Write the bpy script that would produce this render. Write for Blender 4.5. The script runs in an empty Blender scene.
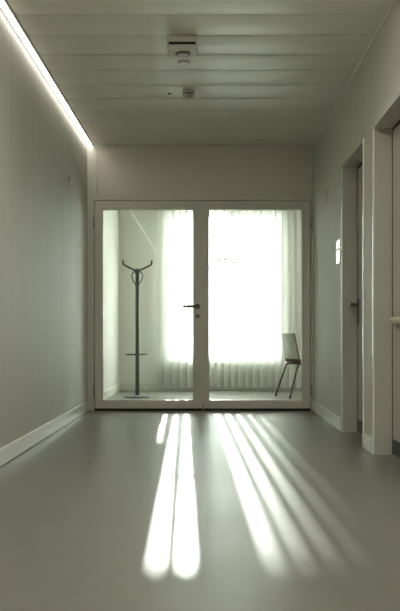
import bpy, bmesh, math, random
from mathutils import Vector, Matrix
PI = math.pi
random.seed(7)
S = bpy.context.scene
COL = S.collection

# ------------------------------------------------------------------ dimensions (metres)
EYE = 0.771            # lens height
F = 886.5              # focal length in pixels of a 400x611 frame
D = 9.0                # distance to the glazed partition
XL, XR = -1.22, 1.075  # corridor walls
H = 2.70               # ceiling
YB = -3.0              # wall behind the camera
YF = 12.28             # window wall
XFR = 3.2              # right side of the far room
def X(px, y=D): return (px - 207.5) * y / F
def Z(py, y=D): return EYE + (335 - py) * y / F

# ------------------------------------------------------------------ materials
def mat(name, color, rough=0.5, metal=0.0, spec=0.5, coat=0.0, build=None):
    m = bpy.data.materials.new(name); m.use_nodes = True
    nt = m.node_tree; b = nt.nodes['Principled BSDF']
    b.inputs['Base Color'].default_value = (*color, 1)
    b.inputs['Roughness'].default_value = rough
    b.inputs['Metallic'].default_value = metal
    b.inputs['Specular IOR Level'].default_value = spec
    b.inputs['Coat Weight'].default_value = coat
    if build: build(nt, b)
    return m

def speckle(color, amount, scale, bump=0.0, rough=None, rvar=0.0, detail=4):
    """procedural colour variation from a stretched noise in object space"""
    def f(nt, b):
        N, L = nt.nodes, nt.links
        tc = N.new('ShaderNodeTexCoord'); mp = N.new('ShaderNodeMapping')
        mp.inputs['Scale'].default_value = scale
        no = N.new('ShaderNodeTexNoise'); no.inputs['Scale'].default_value = 1.0
        no.inputs['Detail'].default_value = detail
        L.new(tc.outputs['Object'], mp.inputs['Vector']); L.new(mp.outputs['Vector'], no.inputs['Vector'])
        mix = N.new('ShaderNodeMix'); mix.data_type = 'RGBA'
        lo = [max(0, c * (1 - amount)) for c in color]; hi = [min(1, c * (1 + amount)) for c in color]
        mix.inputs['A'].default_value = (*lo, 1); mix.inputs['B'].default_value = (*hi, 1)
        L.new(no.outputs['Fac'], mix.inputs['Factor']); L.new(mix.outputs['Result'], b.inputs['Base Color'])
        if bump:
            bp = N.new('ShaderNodeBump'); bp.inputs['Strength'].default_value = bump
            bp.inputs['Distance'].default_value = 0.002
            L.new(no.outputs['Fac'], bp.inputs['Height']); L.new(bp.outputs['Normal'], b.inputs['Normal'])
        if rvar:
            mr = N.new('ShaderNodeMapRange')
            mr.inputs['To Min'].default_value = rough - rvar; mr.inputs['To Max'].default_value = rough + rvar
            L.new(no.outputs['Fac'], mr.inputs['Value']); L.new(mr.outputs['Result'], b.inputs['Roughness'])
    return f

def pmat(name, color, rough=0.5, amount=0.04, scale=(6, 6, 6), bump=0.0, rvar=0.0, **k):
    return mat(name, color, rough, build=speckle(color, amount, scale, bump, rough, rvar), **k)

WALLC = (0.67, 0.67, 0.595)
M = {}
def floor_build(nt, b):
    N, L = nt.nodes, nt.links
    tc = N.new('ShaderNodeTexCoord')
    n1 = N.new('ShaderNodeTexNoise'); n1.inputs['Scale'].default_value = 1.3; n1.inputs['Detail'].default_value = 5
    n2 = N.new('ShaderNodeTexNoise'); n2.inputs['Scale'].default_value = 45; n2.inputs['Detail'].default_value = 3
    L.new(tc.outputs['Object'], n1.inputs['Vector']); L.new(tc.outputs['Object'], n2.inputs['Vector'])
    m1 = N.new('ShaderNodeMix'); m1.data_type = 'RGBA'
    m1.inputs['A'].default_value = (0.195, 0.193, 0.163, 1); m1.inputs['B'].default_value = (0.245, 0.243, 0.208, 1)
    m2 = N.new('ShaderNodeMix'); m2.data_type = 'RGBA'; m2.blend_type = 'MULTIPLY'; m2.inputs['Factor'].default_value = 0.22
    L.new(n1.outputs['Fac'], m1.inputs['Factor']); L.new(m1.outputs['Result'], m2.inputs['A']); L.new(n2.outputs['Color'], m2.inputs['B'])
    L.new(m2.outputs['Result'], b.inputs['Base Color'])
    mr = N.new('ShaderNodeMapRange'); mr.inputs['To Min'].default_value = 0.30; mr.inputs['To Max'].default_value = 0.42
    L.new(n1.outputs['Fac'], mr.inputs['Value']); L.new(mr.outputs['Result'], b.inputs['Roughness'])
    bp = N.new('ShaderNodeBump'); bp.inputs['Strength'].default_value = 0.08; bp.inputs['Distance'].default_value = 0.002
    L.new(n2.outputs['Fac'], bp.inputs['Height']); L.new(bp.outputs['Normal'], b.inputs['Normal'])
M['floor'] = mat('linoleum_floor', (0.23, 0.23, 0.19), 0.36, spec=0.5, build=floor_build)
M['wall'] = pmat('striated_wall_panel', WALLC, 0.62, 0.16, (27, 27, 0.25), 0.14, spec=0.35)
M['ceiling'] = pmat('satin_metal_ceiling', (0.86, 0.86, 0.76), 0.36, 0.03, (1.5, 3, 1), spec=0.6)
M['slab'] = pmat('dark_ceiling_void', (0.10, 0.10, 0.09), 0.9)
M['trim'] = pmat('grey_aluminium_trim', (0.36, 0.35, 0.30), 0.45, spec=0.5)
M['base'] = pmat('pale_skirting', (0.74, 0.74, 0.66), 0.32, 0.03, (3, 3, 8))
M['frame'] = pmat('painted_partition_frame', (0.76, 0.74, 0.65), 0.38, 0.03, (5, 5, 5))
M['panel'] = pmat('painted_transom_panel', (0.80, 0.745, 0.645), 0.28, 0.03, (2, 2, 2))
M['jamb'] = pmat('painted_steel_jamb', (0.55, 0.54, 0.47), 0.34, 0.04, (8, 8, 0.6))
M['edge'] = pmat('jamb_edge_highlight', (0.93, 0.92, 0.86), 0.22, 0.02)  # near-white colour stands for the bright highlight on the jamb corners
M['leaf'] = pmat('grey_door_leaf', (0.55, 0.55, 0.48), 0.45, 0.03)
M['rubber'] = pmat('black_rubber_seal', (0.015, 0.015, 0.014), 0.7)
M['kick'] = pmat('dark_kick_plate', (0.06, 0.065, 0.06), 0.45)
M['steel'] = pmat('brushed_steel_handle', (0.16, 0.16, 0.14), 0.32, 0.03, (4, 4, 40), metal=1.0)
M['chrome'] = pmat('hinge_steel', (0.45, 0.43, 0.38), 0.35, 0.03, metal=0.6)
M['iron'] = pmat('dark_grey_lacquered_steel', (0.045, 0.055, 0.048), 0.5, 0.05, (5, 5, 5))
M['basegrey'] = pmat('grey_stand_base', (0.11, 0.135, 0.13), 0.4, 0.05, (5, 5, 5))
M['white'] = pmat('white_plastic', (0.72, 0.72, 0.66), 0.4, 0.02)
M['dev'] = pmat('aged_white_plastic', (0.66, 0.66, 0.58), 0.42, 0.03)
M['sign'] = pmat('white_sign_plate', (0.95, 0.95, 0.92), 0.16, 0.01)
M['cream'] = pmat('cream_plastic_rail', (0.72, 0.68, 0.50), 0.35, 0.03)
M['shell'] = pmat('pale_chair_laminate', (0.40, 0.43, 0.38), 0.4, 0.03)
M['red'] = pmat('red_brown_shell_edge', (0.17, 0.055, 0.04), 0.45, 0.08)
M['seat'] = pmat('red_brown_seat_pad', (0.13, 0.05, 0.038), 0.6, 0.1)
M['legs'] = pmat('dark_chair_leg', (0.05, 0.045, 0.04), 0.35, 0.05, metal=0.4)
M['wframe'] = pmat('white_window_frame', (0.75, 0.76, 0.72), 0.4, 0.02)
M['ground'] = pmat('pale_paving_outside', (0.6, 0.6, 0.57), 0.8, 0.05, (1, 1, 1))
M['farwall'] = pmat('far_room_plaster', (0.82, 0.82, 0.77), 0.6, 0.05, (20, 20, 0.4))
M['letter'] = pmat('frosted_lettering_film', (0.80, 0.81, 0.79), 0.6, 0.01)

def glass(name, tint=(0.96, 0.985, 0.965)):
    m = bpy.data.materials.new(name); m.use_nodes = True
    nt = m.node_tree; N, L = nt.nodes, nt.links; N.clear()
    out = N.new('ShaderNodeOutputMaterial'); mix = N.new('ShaderNodeMixShader')
    tr = N.new('ShaderNodeBsdfTransparent'); tr.inputs['Color'].default_value = (*tint, 1)
    gl = N.new('ShaderNodeBsdfGlossy'); gl.inputs['Roughness'].default_value = 0.0
    lw = N.new('ShaderNodeLayerWeight'); lw.inputs['Blend'].default_value = 0.5
    pw = N.new('ShaderNodeMath'); pw.operation = 'POWER'; pw.inputs[1].default_value = 5
    ma = N.new('ShaderNodeMath'); ma.operation = 'MULTIPLY_ADD'; ma.inputs[1].default_value = 0.95; ma.inputs[2].default_value = 0.02
    L.new(lw.outputs['Facing'], pw.inputs[0]); L.new(pw.outputs[0], ma.inputs[0]); L.new(ma.outputs[0], mix.inputs[0])
    L.new(tr.outputs[0], mix.inputs[1]); L.new(gl.outputs[0], mix.inputs[2]); L.new(mix.outputs[0], out.inputs['Surface'])
    return m
M['glass'] = glass('door_glass'); M['wglass'] = glass('window_glass', (0.98, 0.99, 0.98))

def slat_mat():
    m = bpy.data.materials.new('translucent_blind_fabric'); m.use_nodes = True
    nt = m.node_tree; N, L = nt.nodes, nt.links
    b = N['Principled BSDF']; out = N['Material Output']
    speckle((0.86, 0.86, 0.83), 0.03, (60, 60, 2))(nt, b); b.inputs['Roughness'].default_value = 0.75
    tl = N.new('ShaderNodeBsdfTranslucent'); tl.inputs['Color'].default_value = (0.86, 0.87, 0.84, 1)
    mix = N.new('ShaderNodeMixShader'); mix.inputs[0].default_value = 0.50
    L.new(b.outputs[0], mix.inputs[1]); L.new(tl.outputs[0], mix.inputs[2]); L.new(mix.outputs[0], out.inputs['Surface'])
    return m
M['slat'] = slat_mat()

def emit(name, color, strength):
    m = bpy.data.materials.new(name); m.use_nodes = True
    nt = m.node_tree; b = nt.nodes['Principled BSDF']
    b.inputs['Base Color'].default_value = (0.9, 0.9, 0.88, 1)
    b.inputs['Emission Color'].default_value = (*color, 1); b.inputs['Emission Strength'].default_value = strength
    return m
M['tube'] = emit('lit_opal_diffuser', (1.0, 0.93, 0.86), 5.6)

# ------------------------------------------------------------------ mesh helpers
def box(bm, x0, x1, y0, y1, z0, z1, bevel=0.0, mi=0):
    vs = [bm.verts.new(p) for p in ((x0,y0,z0),(x1,y0,z0),(x1,y1,z0),(x0,y1,z0),(x0,y0,z1),(x1,y0,z1),(x1,y1,z1),(x0,y1,z1))]
    fs = [bm.faces.new([vs[i] for i in q]) for q in ((0,3,2,1),(4,5,6,7),(0,1,5,4),(1,2,6,5),(2,3,7,6),(3,0,4,7))]
    for f in fs: f.material_index = mi
    if bevel:
        es = list({e for f in fs for e in f.edges})
        bmesh.ops.bevel(bm, geom=es, offset=bevel, segments=2, profile=0.5, affect='EDGES', clamp_overlap=True)
    return bm

def tube(bm, pts, r, seg=12, cap=True):
    """round tube along a polyline; r is a number or a list"""
    pts = [Vector(p) for p in pts]; n = len(pts)
    rs = r if isinstance(r, (list, tuple)) else [r] * n
    t0 = (pts[1] - pts[0]).normalized()
    up = Vector((0, 0, 1)) if abs(t0.z) < 0.9 else Vector((1, 0, 0))
    nrm = t0.cross(up).normalized(); rings = []
    for i, p in enumerate(pts):
        a = (pts[i] - pts[i-1]).normalized() if i > 0 else t0
        c = (pts[i+1] - pts[i]).normalized() if i < n - 1 else a
        t = (a + c).normalized()
        nrm = (nrm - t * nrm.dot(t)).normalized(); bn = t.cross(nrm)
        rings.append([bm.verts.new(p + (nrm * math.cos(2*PI*k/seg) + bn * math.sin(2*PI*k/seg)) * rs[i]) for k in range(seg)])
    for i in range(n - 1):
        for k in range(seg):
            f = bm.faces.new((rings[i][k], rings[i][(k+1) % seg], rings[i+1][(k+1) % seg], rings[i+1][k])); f.smooth = True
    if cap:
        bm.faces.new(rings[0][::-1]); bm.faces.new(rings[-1])
    return bm

def lathe(bm, prof, c=(0, 0, 0), seg=40, mi=0):
    """profile of (radius, z) turned about the vertical axis through c"""
    rings = []
    for r, z in prof:
        if r < 1e-6: rings.append([bm.verts.new((c[0], c[1], c[2] + z))])
        else: rings.append([bm.verts.new((c[0] + r*math.cos(2*PI*k/seg), c[1] + r*math.sin(2*PI*k/seg), c[2] + z)) for k in range(seg)])
    for a, b in zip(rings, rings[1:]):
        for k in range(seg):
            q = [a[k % len(a)], a[(k+1) % len(a)], b[(k+1) % len(b)], b[k % len(b)]]
            q = list(dict.fromkeys(q))
            if len(q) > 2:
                f = bm.faces.new(q); f.smooth = True; f.material_index = mi
    return bm

def smooth_path(pts, n=6):
    """Catmull-Rom through points"""
    P = [Vector(p) for p in pts]; P = [2*P[0]-P[1]] + P + [2*P[-1]-P[-2]]; out = []
    for i in range(1, len(P) - 2):
        for k in range(n):
            t = k / n; a, b, c, d = P[i-1:i+3]
            out.append(0.5*((2*b) + (c-a)*t + (2*a-5*b+4*c-d)*t*t + (3*b-a-3*c+d)*t**3))
    out.append(P[-2]); return out

def obj(name, bm, m, parent=None, sharp=True):
    bmesh.ops.recalc_face_normals(bm, faces=bm.faces)
    if sharp:
        for e in bm.edges:
            if len(e.link_faces) == 2 and e.calc_face_angle(0) > 0.6: e.smooth = False
    me = bpy.data.meshes.new(name); bm.to_mesh(me); bm.free()
    for x in (m if isinstance(m, (list, tuple)) else [m]): me.materials.append(x)
    o = bpy.data.objects.new(name, me); COL.objects.link(o)
    if parent:
        o.parent = parent
        o.matrix_parent_inverse = Matrix.Identity(4)
        # meshes are written in world coordinates unless the parent was made with local=True
        if not parent.get('_local'): me.transform(Matrix.Translation(-parent_world(parent)))
    return o
def parent_world(p):
    v = Vector((0, 0, 0))
    while p: v += p.location; p = p.parent
    return v
def tag(o, label, cat, group=None):
    o['label'] = label; o['category'] = cat
    if group: o['group'] = group
    return o
def thing(name, label, cat, loc, group=None):
    o = bpy.data.objects.new(name, None); o.empty_display_size = 0.1; COL.objects.link(o); o.location = loc
    return tag(o, label, cat, group)
def struct_root(name, loc, label=None):
    o = bpy.data.objects.new(name, None); o.empty_display_size = 0.1; COL.objects.link(o); o.location = loc
    o['kind'] = 'structure'
    if label: o['label'] = label
    return o
def struct(name, bm, m, label=None):
    o = obj(name, bm, m); o['kind'] = 'structure'
    if label: o['label'] = label
    return o
NB = bmesh.new

# ------------------------------------------------------------------ shell
struct('floor', box(NB(), -1.5, XFR + .15, YB - .15, YF + .3, -.12, 0), M['floor'], 'grey green polished linoleum floor with sunlight streaks')
struct('wall_left', box(NB(), XL - .15, XL, YB, YF, 0, 2.95), M['wall'], 'left corridor wall with fine vertical striations')
struct('wall_back', box(NB(), XL - .15, XR + .3, YB - .15, YB, 0, 2.95), M['wall'], 'end wall behind the camera')

# right wall with the two recessed door openings
d1a, d1b = 6.09, 7.055      # near / far side of the first opening
d2b = 5.72; d2a = d2b - (d1b - d1a)
DH = 2.11; RD = 0.110; WT = 0.30
bm = NB()
for a, b in ((YB, d2a), (d2b, d1a), (d1b, D + .05)):
    box(bm, XR, XR + WT, a, b, 0, 2.95)
for a, b in ((d2a, d2b), (d1a, d1b)):
    box(bm, XR, XR + WT, a, b, DH, 2.95)
struct('wall_right', bm, M['wall'], 'right corridor wall with two deep door openings')
# far room shell
struct('wall_far_right', box(NB(), XFR, XFR + .15, D + .05, YF + .2, 0, 2.95), M['farwall'])
struct('wall_divider', box(NB(), XR + WT, XFR, D - .1, D + .05, 0, 2.95), M['farwall'])
WX0, WX1, WZ0, WZ1 = -.60, 1.05, 0.40, 2.475
bm = NB()
box(bm, XL, WX0, YF, YF + .2, 0, 2.95); box(bm, WX1, XFR, YF, YF + .2, 0, 2.95)
box(bm, WX0, WX1, YF, YF + .2, 0, WZ0); box(bm, WX0, WX1, YF, YF + .2, WZ1, 2.95)
struct('wall_far', bm, M['farwall'], 'far wall of the glazed room around the bright window')

# ceiling: linear metal panels across the corridor, slightly bowed, with dark V joints
def panels(y0, y1, x0, x1, pitch=.379):
    bm = NB(); n = 10; k = 0; y = y1 + .127
    while y > y0 + .02:
        ya, yb = min(y, y1), max(y - pitch, y0)
        prof = [(ya, H + .025), (ya - .002, H + .003)]
        tilt = random.uniform(-.0012, .0012)
        for i in range(n + 1):
            t = i / n; prof.append((ya - .004 - (ya - yb - .008) * t, H - .009 * math.sin(PI * t) + tilt * (t - .5) * 2 + .0015))
        prof += [(yb + .002, H + .003), (yb, H + .025)]
        vs = [(bm.verts.new((x0, p[0], p[1])), bm.verts.new((x1, p[0], p[1]))) for p in prof]
        for (a, b), (c, d) in zip(vs, vs[1:]):
            f = bm.faces.new((a, b, d, c)); f.smooth = True
        y -= pitch
    box(bm, XL, XR, y0, y1, H + .0455, H + .08, mi=1)
    return bm
bm = panels(YB, D, XL + .0705, XR - .03)
struct('ceiling', bm, [M['ceiling'], M['slab']], 'suspended ceiling of wide satin metal panels running across')
struct('ceiling_far', panels(D + .08, YF, XL, XFR), [M['ceiling'], M['slab']])
struct('ceiling_slab', box(NB(), XL - .15, XFR + .15, YB - .15, YF + .2, 2.95, 3.1), M['slab'])
# perimeter angle on the right of the ceiling
bm = NB(); box(bm, XR - .032, XR - .0, YB, D, H - .004, H + .03, .001); box(bm, XR - .004, XR, YB, D, H - .022, H, .001)
struct('trim_1', bm, M['ceiling'], 'thin metal edge angle between ceiling and right wall')

# skirting boards
def skirting(name, x0, x1, y0, y1, label=None, h=.105):
    bm = NB(); box(bm, x0, x1, y0, y1, .003, h, .004)
    return struct(name, bm, M['base'], label)
skirting('baseboard_left', XL, XL + .016, YB, D - .005, 'pale skirting board along left wall')
skirting('baseboard_right', XR - .016, XR, d1b + .0145, D - .005, 'pale skirting board between glazed door and first side door')
skirting('baseboard_pier', XR - .016, XR, d2b + .0145, d1a - .0145, 'short pale skirting between the two side doors')
skirting('baseboard_near', XR - .016, XR, YB, d2a - .0145)
skirting('baseboard_far_left', XL, XL + .016, D + .09, YF - .016)
skirting('baseboard_far', XL, XFR, YF - .016, YF, 'skirting under the vertical blind')

# ------------------------------------------------------------------ window
win = struct_root('window_1', ((WX0 + WX1) / 2, YF + .1, WZ0), 'large bright window behind vertical blind')
bm = NB(); fy0, fy1, fw = YF + .02, YF + .09, .05
box(bm, WX0, WX0 + fw, fy0, fy1, WZ0, WZ1, .004); box(bm, WX1 - fw, WX1, fy0, fy1, WZ0, WZ1, .004)
box(bm, WX0 + fw, WX1 - fw, fy0, fy1, WZ0, WZ0 + fw, .004); box(bm, WX0 + fw, WX1 - fw, fy0, fy1, WZ1 - fw, WZ1, .004)
obj('window_frame', bm, M['wframe'], win)
obj('pane', box(NB(), WX0 + fw, WX1 - fw, YF + .05, YF + .058, WZ0 + fw, WZ1 - fw), M['wglass'], win)
obj('window_sill', box(NB(), WX0 + .002, WX1 - .002, YF - .035, YF + .0195, WZ0 - .02, WZ0 + .001, .004), M['wframe'], win)
struct('ground_outside', box(NB(), -12, 14, YF + .35, YF + 30, -.3, -.15), M['ground'])

# ------------------------------------------------------------------ vertical blind
bl = thing('vertical_blind', 'white floor length vertical blind hanging before the bright window', 'blind', (.8, 12.195, 0.045))
BY = 12.195
obj('headrail', box(NB(), -.78, 2.9, BY - .02, BY + .02, H - .05, H - .006, .004), M['white'], bl)
bm = NB()
# centre x of each louvre and how wide it stands across the view (1 = closed)
lou = []
gaps = [.0, .0, .017, .022, .027, .02, .004, .040, .034, .027, .013, .007, .004, .005, .004, .003, .0, .0]   # clear width right of each louvre
for k in range(-7, 30):                # louvres every 101 mm
    ga = gaps[k + 6] if 0 <= k + 6 < len(gaps) else 0; gb = gaps[k + 7] if 0 <= k + 7 < len(gaps) else 0
    x0, x1 = .013 + .101 * (k - 1) + ga / 2, .013 + .101 * k - gb / 2
    if x0 > -.76 and x1 < 2.9: lou.append(((x0 + x1) / 2, (x1 - x0) / .115 if ga + gb > .003 else .90))
for i, (cx, a) in enumerate(lou):
    w = .115; n = 6; zt, zb = H - .052, .05; vs = []
    twist = -.60 < cx < -.50          # one louvre hangs twisted: turned open low down, closed higher up
    levels = [zb, 1.25, 1.5, 1.75, 1.95, 2.3, zt] if twist else [zb, zt]
    for side in (0, 1):
        row = []
        for k in range(n + 1):
            t = (k / n - .5) * w; bow = .006 * (1 - (2*k/n - 1)**2) + side * .0012; col = []
            for z in levels:
                f_ = min(1, a) + (.999 - min(1, a)) * (min(1, max(0, (z - 1.25) / .7)) if twist else 0)
                ang = math.asin(min(f_, .999)); dx, dy = math.sin(ang), math.cos(ang)
                sh = (w * .5 * (.999 - min(1, a)) * min(1, max(0, (z - 1.25) / .7)) + .012 * min(1, max(0, (z - 1.25) / .7))) if twist else 0
                col.append(bm.verts.new((cx + sh + dx * t - dy * bow, BY + dy * t + dx * bow, z)))
            row.append(col)
        vs.append(row)
    nl = len(levels) - 1
    for l in range(nl):
        for k in range(n):
            for s in (0, 1):
                f = bm.faces.new((vs[s][k][l], vs[s][k+1][l], vs[s][k+1][l+1], vs[s][k][l+1])); f.smooth = True
        for k in (0, n): bm.faces.new((vs[0][k][l], vs[0][k][l+1], vs[1][k][l+1], vs[1][k][l]))
    for k in range(n):
        for e in (0, nl): bm.faces.new((vs[0][k][e], vs[0][k+1][e], vs[1][k+1][e], vs[1][k][e]))
obj('slats', bm, M['slat'], bl)

# ------------------------------------------------------------------ glazed partition
PY0, PY1 = D, D + .07
xa, xb = XL, XR                       # whole opening
lx0, lx1, rx1 = X(94.5), X(202), X(310.5)     # leaf edges
zt = Z(200.8)
bm = NB()
box(bm, xa, lx0 - .004, PY0, PY1, 0, H, .003); box(bm, rx1 + .004, xb, PY0, PY1, 0, H, .003)
box(bm, lx0 - .004, rx1 + .004, PY0, PY1, zt + .004, Z(193.5), .003)
box(bm, lx0 - .004, rx1 + .004, PY0, PY1, H - .045, H, .003)
for a, b in ((lx0 - .006, lx0 + .014), (rx1 - .014, rx1 + .006)): box(bm, a, b, PY1 - .0105, PY1 + .006, 0, zt + .012)
box(bm, lx0, rx1, PY1 - .0105, PY1 + .006, zt - .012, zt + .012)
part = struct('wall_partition', bm, M['frame'], 'painted timber framing round the glazed double door')
obj('transom_panel', box(NB(), X(97.2), X(310.5) + .003, PY0 + .008, PY1 - .008, Z(193.5) - .002, H - .043, .003), M['panel'], part)
bm = NB(); box(bm, lx0 - .006, X(97.2) - .004, PY0 + .001, PY1 - .01, Z(193.5), H - .045)
obj('transom_stile', bm, M['frame'], part)
struct('threshold_shadow_seal', box(NB(), lx0, rx1, PY0 + .012, PY1 - .012, 0.0005, .0255), M['rubber'])  # black seal strip, stands for the shaded gap under the leaves
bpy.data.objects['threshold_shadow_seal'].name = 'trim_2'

def leaf(name, label, x0, x1, gx0, gx1, seal_x):
    root = struct_root(name, (x0, PY0, 0), label)
    z0 = .026; gz0, gz1 = Z(401.2), Z(208.7)
    bm = NB(); yy = (PY0 - .004, PY1 - .012)
    box(bm, x0 + .002, gx0, *yy, z0, zt - .002, .004); box(bm, gx1, x1 - .002, *yy, z0, zt - .002, .004)
    box(bm, gx0, gx1, *yy, z0, gz0, .0); box(bm, gx0, gx1, *yy, gz1, zt - .002, .0)
    obj('leaf_frame', bm, M['frame'], root)
    # glazing beads
    bm = NB(); b = .010
    for ya, yb in ((PY0 + .004, PY0 + .018), (PY0 + .034, PY0 + .05)):
        box(bm, gx0 - .001, gx0 + b, ya, yb, gz0, gz1, .001); box(bm, gx1 - b, gx1 + .001, ya, yb, gz0, gz1, .001)
        box(bm, gx0 + b, gx1 - b, ya, yb, gz0 - .001, gz0 + b, .001); box(bm, gx0 + b, gx1 - b, ya, yb, gz1 - b, gz1 + .001, .001)
    obj('glazing_bead', bm, M['base'], root)
    g = obj('glass_pane', box(NB(), gx0 + .001, gx1 - .001, PY0 + .022, PY0 + .030, gz0 + .001, gz1 - .001), M['glass'], root)
    return root, g
dl, gl_ = leaf('door_3', 'left glazed leaf of the double door, with lever handle', lx0, lx1, X(101.9), X(194), 1)
dr, gr_ = leaf('door_4', 'right glazed leaf of the double door', lx1, rx1, X(208.2), X(302.7), 0)
obj('rebate_strip', box(NB(), lx1 - .006, lx1 + .012, PY0 - .010, PY0 - .004, .03, zt - .004, .002), M['panel'], dl)
# drop bolt at the foot of the meeting stiles
obj('floor_bolt', tube(NB(), [(X(203), PY0 - .012, .002), (X(203), PY0 - .012, .07)], .007), M['chrome'], dr)

def lever(parent, m, o, out, along, rosette='round', length=.125, reach=.055, plate=(.028, .2)):
    """o: spindle point on leaf surface; out: outward unit vector; along: lever direction"""
    o = Vector(o); out = Vector(out); al = Vector(along); up = Vector((0, 0, 1))
    bm = NB()
    p = [o, o + out*(reach - .02), o + out*(reach - .005) + al*.006, o + out*reach + al*.022, o + out*reach + al*length*.6, o + out*(reach - .002) + al*length]
    tube(bm, smooth_path(p, 5), .0135)
    h = obj('lever_handle', bm, m, parent)
    bm = NB()
    if rosette == 'round':
        tube(bm, [o + out*.0005, o + out*.006, o + out*.010], [.026, .026, .022], 28)
        obj('rosette', bm, m, parent)
        bm = NB(); q = o - up*.10
        tube(bm, [q + out*.0005, q + out*.006, q + out*.009], [.021, .021, .018], 28)
        tube(bm, [q + out*.009, q + out*.016], .009, 16)
        obj('lock_cylinder', bm, m, parent)
    else:
        w, hh = plate; q = o - up*.05; sd = al * w
        c = [q - sd - up*hh*.5, q + sd + up*hh*.5 + out*.008]
        lo = [min(a, b) for a, b in zip(*c)]; hi = [max(a, b) for a, b in zip(*c)]
        box(bm, lo[0], hi[0], lo[1], hi[1], lo[2], hi[2], .003)
        obj('lock_plate', bm, m, parent)
    return h
lever(dl, M['steel'], (X(197.6), PY0 - .0035, Z(306.5)), (0, -1, 0), (-1, 0, 0), length=.145)
for par, hx in ((dl, X(93.8)), (dr, X(311.2))):
    for zc in (Z(222.5), Z(391)):
        bm = NB(); tube(bm, [(hx, PY0 - .009, zc - .05), (hx, PY0 - .009, zc - .002)], .0085, 14); tube(bm, [(hx, PY0 - .009, zc + .002), (hx, PY0 - .009, zc + .05)], .0085, 14)
        tube(bm, [(hx, PY0 - .009, zc + .05), (hx, PY0 - .009, zc + .056)], [.006, .003], 14)
        obj('hinge', bm, M['chrome'], par)
# faint frosted line of lettering, two rows of short strokes, on right pane (illegible in the photo)
bm = NB()
for row, (py, xs) in enumerate(((259.3, [(213.5, 217), (218, 221.5), (222.8, 227.5), (228.6, 232), (232.8, 236), (237, 240.8)]),
                                (262.4, [(214.2, 219), (220.4, 226), (227.2, 231), (232.2, 238.5)]))):
    for a, b in xs:
        box(bm, X(a), X(b), PY0 + .0212, PY0 + .0218, Z(py + .55), Z(py - .55))
obj('lettering', bm, M['letter'], gr_)['label'] = 'faint pale lettering in two rows'

# ------------------------------------------------------------------ side doors
def side_door(name, label, ya, yb):
    root = struct_root(name, (XR, (ya + yb) / 2, 0), label)
    e = .010; fwid = .030
    xs, xe = XR - e, XR + RD            # steel lining from proud of the wall to the leaf
    bm = NB(); t = .004
    box(bm, XR + .002, xe + .05, yb - .002 - t, yb - .002, 0, DH - .002, .0)            # far lining
    box(bm, XR + .002, xe + .05, ya + .002, ya + .002 + t, 0, DH - .002, .0)
    box(bm, XR + .002, xe + .05, ya + .002, yb - .002, DH - .002 - t, DH - .002, .0)
    obj('jamb_lining', bm, M['jamb'], root)
    bm = NB()
    box(bm, xs, XR + .0015, yb - .0065, yb + .014, 0, DH + .014, .002); box(bm, xs, XR + .0015, ya - .014, ya + .0065, 0, DH + .014, .002)
    box(bm, xs, XR + .0015, ya + .0065, yb - .0065, DH - .0065, DH + .014, .002)
    obj('architrave', bm, M['edge'], root)
    bm = NB(); g = .018
    box(bm, xe + .004, xe + .045, yb - .006 - g, yb - .0065, 0.001, DH - .008); box(bm, xe + .004, xe + .045, ya + .0065, ya + .006 + g, 0.001, DH - .008)
    box(bm, xe + .004, xe + .045, ya + .006 + g, yb - .006 - g, DH - .008 - g, DH - .0075)
    obj('seal', bm, M['rubber'], root)
    lf = obj('leaf', box(NB(), xe + .005, xe + .045, ya + .007 + g, yb - .007 - g, .008, DH - .009 - g, .003), M['leaf'], root)
    obj('kick_plate', box(NB(), xe + .002, xe + .005, ya + .03, yb - .022, .010, .105, .001), M['kick'], root)
    return root
s1 = side_door('door_1', 'first recessed side door beyond the pier, lever handle', d1a, d1b)
s2 = side_door('door_2', 'nearest recessed side door at right edge, cream pull rail', d2a, d2b)
lever(s1, M['steel'], (XR + RD + .004, d1b - .062, Z(304.5, 6.93)), (-1, 0, 0), (0, -1, 0), 'plate', reach=.072)
bm = NB(); zr = Z(320.3, 5.5); xr = XR + RD + .005 - .024
tube(bm, [(xr, d2b - .13, zr), (xr, d2b - .135, zr), (xr, d2a + .15, zr), (xr, d2a + .145, zr)], [.016, .021, .021, .016], 20)
for yy in (d2b - .20, d2a + .2): tube(bm, [(xr, yy, zr), (XR + RD + .0045, yy, zr)], .011, 14)
obj('pull_rail', bm, M['cream'], s2)['label'] = 'cream horizontal pull rail'
for ya, yb in ((d1a, d1b), (d2a, d2b)):   # dark niche behind each leaf is closed by wall depth
    pass

# ------------------------------------------------------------------ strip light
LX0, LX1 = XL + .008, XL + .046
st = thing('strip_light', 'long glowing white strip light along the left ceiling edge', 'light', (XL + .04, 3, H))
bm = NB()
box(bm, XL + .001, LX0 - .001, YB, D - .002, H - .010, H + .045); box(bm, LX1 + .001, XL + .070, YB, D - .002, H - .004, H + .045, .001)
box(bm, LX0 - .001, LX1 + .001, YB, D - .002, H + .035, H + .045)
obj('housing', bm, M['trim'], st)
obj('diffuser', box(NB(), LX0, LX1, YB + .01, D - .01, H + .0, H + .012), M['tube'], st)

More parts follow.
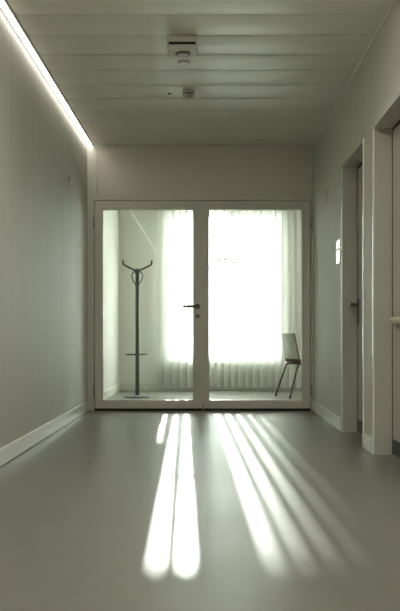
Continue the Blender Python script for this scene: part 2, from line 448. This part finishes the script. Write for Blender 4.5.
# ------------------------------------------------------------------ ceiling devices
# unseen fill lamps, added to brighten the corridor and the far room
M['lamp'] = emit('fill_lamp_panel', (1.0, 0.95, 0.86), 9.3)
for xc, yy in ((0, 4.1), (0, 1.9), (0, -.4), (0, -2.2), (2.2, 10.0), (2.2, 11.5)):
    far = yy > D
    t = thing('fill_lamp', 'added fill lamp, out of view in the ceiling of the glazed far room' if far else 'added fill lamp, out of view in the corridor ceiling at the near end',
              'ceiling lamp', (xc, yy, H), 'added fill lamps in the far room' if far else 'added fill lamps in the corridor')
    bm = NB(); a, b = .31, .335
    for q in ((-b, b, -b, -a), (-b, b, a, b), (-b, -a, -a, a), (a, b, -a, a)): box(bm, xc + q[0], xc + q[1], yy + q[2], yy + q[3], H - .012, H - .003, .001)
    obj('frame', bm, M['white'], t)
    obj('diffuser', box(NB(), xc - a, xc + a, yy - a, yy + a, H - .010, H - .004), M['lamp'], t)
# boxy emergency luminaire
yb0, yb1 = 5.70, 5.875; bx0, bx1 = X(167.3, 5.75), X(197.3, 5.75); zb = H - .088
em = thing('emergency_light', 'boxy white emergency light with round lens, nearest on ceiling', 'emergency light', ((bx0+bx1)/2, (yb0+yb1)/2, H - .004))
obj('mounting_plate', box(NB(), bx0, bx1, yb0, yb1, H - .042, H - .002, .006), M['dev'], em)
obj('vent_slot', box(NB(), bx0 + .012, bx1 - .012, yb0 + .003, yb1 - .003, H - .056, H - .042), M['rubber'], em)
obj('body', box(NB(), bx0, bx1, yb0, yb1, zb, H - .056, .012), M['dev'], em)
cx, cy = (bx0 + bx1)/2 + .003, yb0 + .10
obj('lens_ring', lathe(NB(), [(.049, 0), (.049, -.006), (.044, -.008), (.041, -.004), (.041, 0)], (cx, cy, zb)), M['steel'], em)
obj('lens', lathe(NB(), [(.0409, -.003), (.034, -.009), (.020, -.013), (0, -.014)], (cx, cy, zb)), M['white'], em)
# flat disc
cx, cy = X(184, 6.25), 6.255
dd = thing('ceiling_disc', 'small flat round disc on ceiling just beyond the boxy emergency light', 'ceiling disc', (cx, cy, H - .002))
obj('rim', lathe(NB(), [(.036, 0), (.045, 0), (.045, -.012), (.041, -.017), (.036, -.014)], (cx, cy, H - .002)), M['dev'], dd)
obj('face', lathe(NB(), [(.036, -.004), (.036, -.014), (.02, -.017), (0, -.018)], (cx, cy, H - .002)), M['sign'], dd)
# smoke detector
cx, cy = X(188.9, 6.97), 6.975
sd = thing('smoke_detector', 'round domed smoke detector on ceiling nearest the partition', 'smoke detector', (cx, cy, H - .002))
obj('mounting_ring', lathe(NB(), [(0, 0), (.049, 0), (.051, -.006), (.050, -.022), (.044, -.026), (0, -.026)], (cx, cy, H - .002)), M['dev'], sd)
obj('chamber', lathe(NB(), [(.036, -.026), (.036, -.034), (0, -.034)], (cx, cy, H - .002)), M['rubber'], sd)
obj('detector_cap', lathe(NB(), [(.0, -.034), (.046, -.034), (.047, -.042), (.038, -.052), (.018, -.058), (0, -.059)], (cx, cy, H - .002)), M['dev'], sd)
cx, cy = X(169.5, 7.05), 7.05
tag(obj('ceiling_stud', lathe(NB(), [(0, 0), (.012, 0), (.012, -.006), (.006, -.014), (0, -.015)], (cx, cy, H - .002), 20), M['kick']),
    'tiny dark stud on ceiling left of the smoke detector', 'stud')

# ------------------------------------------------------------------ small wall fixtures
def wall_hook(x, s, y, zb, label):
    t = thing('picture_hook', label, 'hook', (x, y, zb), 'picture hooks on the corridor walls')
    bm = NB(); tube(bm, [(x + s*.006, y, zb + .085), (x + s*.006, y, zb + .005)], .0022, 8); obj('hanging_wire', bm, M['steel'], t)
    bm = NB(); tube(bm, smooth_path([(x + s*.003, y, zb + .012), (x + s*.005, y, zb - .012), (x + s*.018, y, zb - .016), (x + s*.024, y, zb - .002)], 5), .005, 10)
    tube(bm, [(x + s*.0005, y, zb), (x + s*.022, y, zb), (x + s*.028, y, zb)], [.015, .015, .009], 16); obj('hook', bm, M['sign'], t)
wall_hook(XL, 1, X(0, 1) and D * 120 / 138.5, Z(184.5, D * 120/138.5), 'tiny white hook on a short wire high on left wall')
wall_hook(XR, -1, D * 105.9 / 119.5, Z(199.5, D * 105.9/119.5), 'tiny white hook on a short wire high on right wall')
yp = lambda px: F * (XR - .004) / (px - 207.5)
ya, yb = yp(340.6), yp(336.9)
for z0, z1, lab in ((Z(249, yp(338.7)), Z(240.3, yp(338.7)), 'smaller white sign plate beside first side door, upper of two'),
                    (Z(263.6, yp(338.7)), Z(250.4, yp(338.7)), 'larger white sign plate beside first side door, lower of two')):
    t = thing('door_sign', lab, 'sign', (XR, (ya + yb)/2, z0), 'white sign plates by the side door')
    obj('backing_plate', box(NB(), XR - .005, XR - .0005, ya + .004, yb - .004, z0 + .003, z1 - .003, .001), M['trim'], t)
    obj('sign_face', box(NB(), XR - .010, XR - .005, ya, yb, z0, z1, .0015), M['sign'], t)
yk = yp(339); zk = Z(190, yk)
bm = NB(); tube(bm, [(XR - .0005, yk, zk), (XR - .010, yk, zk), (XR - .014, yk, zk)], [.022, .022, .016], 20)
tag(obj('wall_button', bm, M['sign']), 'tiny round white button high on right wall above the sign plates', 'button')

# ------------------------------------------------------------------ coat stand
cy = 10.98; cx = X(137.4, cy)
cs = thing('coat_stand', 'dark grey metal coat stand with two raised arms and round base', 'coat stand', (cx, cy, 0.0))
obj('base_disc', lathe(NB(), [(0, .001), (.168, .001), (.170, .006), (.165, .014), (.06, .020), (.03, .028), (0, .028)], (cx, cy, 0), 56), M['basegrey'], cs)
zp = Z(270, cy)
obj('pole', tube(NB(), [(cx, cy, .027), (cx, cy, zp - .01), (cx, cy, zp)], [.025, .025, .019], 24), M['iron'], cs)
zr = Z(354.5, cy); bm = NB(); R_ = .135
ring = [(cx + R_*math.cos(2*PI*k/48), cy + R_*math.sin(2*PI*k/48), zr) for k in range(49)]
tube(bm, ring, .008, 10, cap=False)
for k in range(4):
    a = PI/4 + k*PI/2; tube(bm, [(cx + .02*math.cos(a), cy + .02*math.sin(a), zr), (cx + R_*math.cos(a), cy + R_*math.sin(a), zr)], .006, 10)
obj('umbrella_ring', bm, M['iron'], cs)
obj('hub', lathe(NB(), [(0, -.035), (.030, -.035), (.033, -.02), (.033, .008), (.024, .02), (0, .024)], (cx, cy, zp - .005), 28), M['iron'], cs)
for s in (-1, 1):
    q = [(cx + s*.015, cy, zp - .012), (cx + s*.10, cy, zp + .030), (cx + s*.158, cy, zp + .060), (cx + s*.174, cy, zp + .074), (cx + s*.176, cy, zp + .092), (cx + s*.177, cy, zp + .118)]
    obj('coat_arm', tube(NB(), smooth_path(q, 5), .0115, 12), M['iron'], cs)
    q = [(cx + s*.012, cy - .005, zp - .01), (cx + s*.045, cy - .02, zp - .028), (cx + s*.066, cy - .03, zp - .072), (cx + s*.054, cy - .03, zp - .125), (cx + s*.022, cy - .028, zp - .18), (cx + s*.004, cy - .026, zp - .205)]
    obj('coat_loop', tube(NB(), smooth_path(q, 6), .007, 10), M['iron'], cs)

# ------------------------------------------------------------------ chair
A = Vector((.859, 11.16, 0)); B = Vector((1.002, 10.77, 0))       # feet of the rear legs
side = (B - A).normalized(); fwd = Vector((-side.y, side.x, 0)); mid = (A + B) / 2
ch = thing('stacking_chair', 'pale stacking chair with red brown shell edge seen from behind', 'chair', (mid.x, mid.y, 0))
def P(u, v, z):                     # u along the side, v forward from the rear feet
    return mid + side * u + fwd * v + Vector((0, 0, z))
# shell: one curved sheet from the top of the back to the front of the seat
prof = [(.055, .790), (.068, .72), (.082, .64), (.094, .565), (.106, .495), (.122, .455), (.155, .436), (.22, .432), (.32, .434), (.42, .438), (.475, .432), (.50, .418)]
prof = smooth_path([(0, v, z) for v, z in prof], 3)
def half(i):
    t = i / (len(prof) - 1)
    return .178 + .028 * min(1, t * 1.6) - (.02 * max(0, (t - .85) / .15))
def sheet(off0, off1, i0, i1, inset=0.0, nu=14, mi_edge=None):
    bm = NB(); rows = []
    for i in range(i0, i1 + 1):
        v, z = prof[i].y, prof[i].z
        a = prof[max(i-1, 0)]; b = prof[min(i+1, len(prof)-1)]
        t = Vector((0, b.y - a.y, b.z - a.z)).normalized(); n = Vector((0, -t.z, t.y))   # to the sitter's side when flipped
        hw = half(i) - inset; r = []
        for off in (off0, off1):
            line = []
            for k in range(nu + 1):
                s = k / nu * 2 - 1
                cur = .018 * s * s if i < len(prof) * .45 else .006 * s * s
                pv = v + (-n.y) * off; pz = z + (-n.z) * off
                if i < len(prof) * .45: pv += cur
                else: pz += cur
                corner = 0
                line.append(bm.verts.new(P(s * hw, pv, pz)))
            r.append(line)
        rows.append(r)
    for a, b in zip(rows, rows[1:]):
        for s in (0, 1):
            for k in range(nu):
                f = bm.faces.new((a[s][k], a[s][k+1], b[s][k+1], b[s][k])); f.smooth = True
        for k in (0, nu):
            f = bm.faces.new((a[0][k], a[1][k], b[1][k], b[0][k])); f.material_index = 1
    for r in (rows[0], rows[-1]):
        for k in range(nu):
            f = bm.faces.new((r[0][k], r[0][k+1], r[1][k+1], r[1][k])); f.material_index = 1
    return bm
NP = len(prof) - 1; split = int(NP * .40)
ch['_local'] = 0; del ch['_local']
obj('backrest', sheet(-.009, .009, 0, split), [M['shell'], M['red']], ch)
obj('seat', sheet(-.016, .009, split, NP), [M['seat'], M['red']], ch)['label'] = 'red brown seat'
for (u0, v0, u1, v1, z1) in ((-.208, 0, -.165, .135, .420), (.208, 0, .165, .135, .420), (-.208, .47, -.165, .36, .420), (.208, .47, .165, .36, .420)):
    q = [P(u0, v0, .012), P(u0*.9 + u1*.1, v0*.88 + v1*.12, .06), P(u0*.1 + u1*.9, v0*.1 + v1*.9, z1 - .04), P(u1, v1 + (.012 if v1 < .2 else -.012), z1 - .012), P(u1*.92, v1 + (.05 if v1 < .2 else -.05), z1 - .004)]
    lg = obj('leg', tube(NB(), smooth_path(q, 6), .0105, 12), M['legs'], ch)
    o = obj('foot_glide', tube(NB(), [P(u0, v0, .001), P(u0, v0, .022)], [.014, .013], 14), M['rubber'])
    o.parent = lg; o.data.transform(Matrix.Translation(-parent_world(lg)))
bm = NB()
for s in (-1, 1): tube(bm, [P(s*.152, .18, .412), P(s*.152, .31, .412)], .010, 12)
tube(bm, [P(-.152, .2, .412), P(.152, .2, .412)], .009, 12); tube(bm, [P(-.152, .3, .412), P(.152, .3, .412)], .009, 12)
obj('seat_frame', bm, M['legs'], ch)

# ------------------------------------------------------------------ light
w = bpy.data.worlds.new('sky'); S.world = w; w.use_nodes = True
bg = w.node_tree.nodes['Background']; bg.inputs['Color'].default_value = (0.95, 1.0, 0.98, 1); bg.inputs['Strength'].default_value = 10.0
sun = bpy.data.lights.new('sun', 'SUN'); sun.energy = 2.6; sun.angle = math.radians(.53); sun.color = (1, .98, .93)
so = bpy.data.objects.new('sun', sun); COL.objects.link(so)
el, az = math.radians(14.45), math.radians(1.35)
dvec = Vector((math.sin(az) * math.cos(el), -math.cos(az) * math.cos(el), -math.sin(el)))
so.rotation_euler = dvec.to_track_quat('-Z', 'Y').to_euler(); so.location = (0, 20, 6)
po = bpy.data.lights.new('window_portal', 'AREA'); po.shape = 'RECTANGLE'; po.size = WX1 - WX0; po.size_y = WZ1 - WZ0; po.cycles.is_portal = True
pp = bpy.data.objects.new('window_portal', po); COL.objects.link(pp); pp.location = ((WX0+WX1)/2, YF + .22, (WZ0+WZ1)/2)
pp.rotation_euler = Vector((0, -1, 0)).to_track_quat('-Z', 'Y').to_euler()

# ------------------------------------------------------------------ camera
cam = bpy.data.cameras.new('camera'); co = bpy.data.objects.new('camera', cam); COL.objects.link(co)
co.location = (0, 0, EYE); co.rotation_euler = (PI/2, 0, 0)
cam.sensor_fit = 'VERTICAL'; cam.sensor_height = 36; cam.lens = F / 611 * 36
cam.shift_x = -7.5 / 611; cam.shift_y = 29.5 / 611; cam.clip_start = .05
S.camera = co
S.view_settings.view_transform = 'Standard'; S.view_settings.look = 'None'; S.view_settings.gamma = 1
S.view_settings.use_curve_mapping = False; S.view_settings.exposure = 0.55
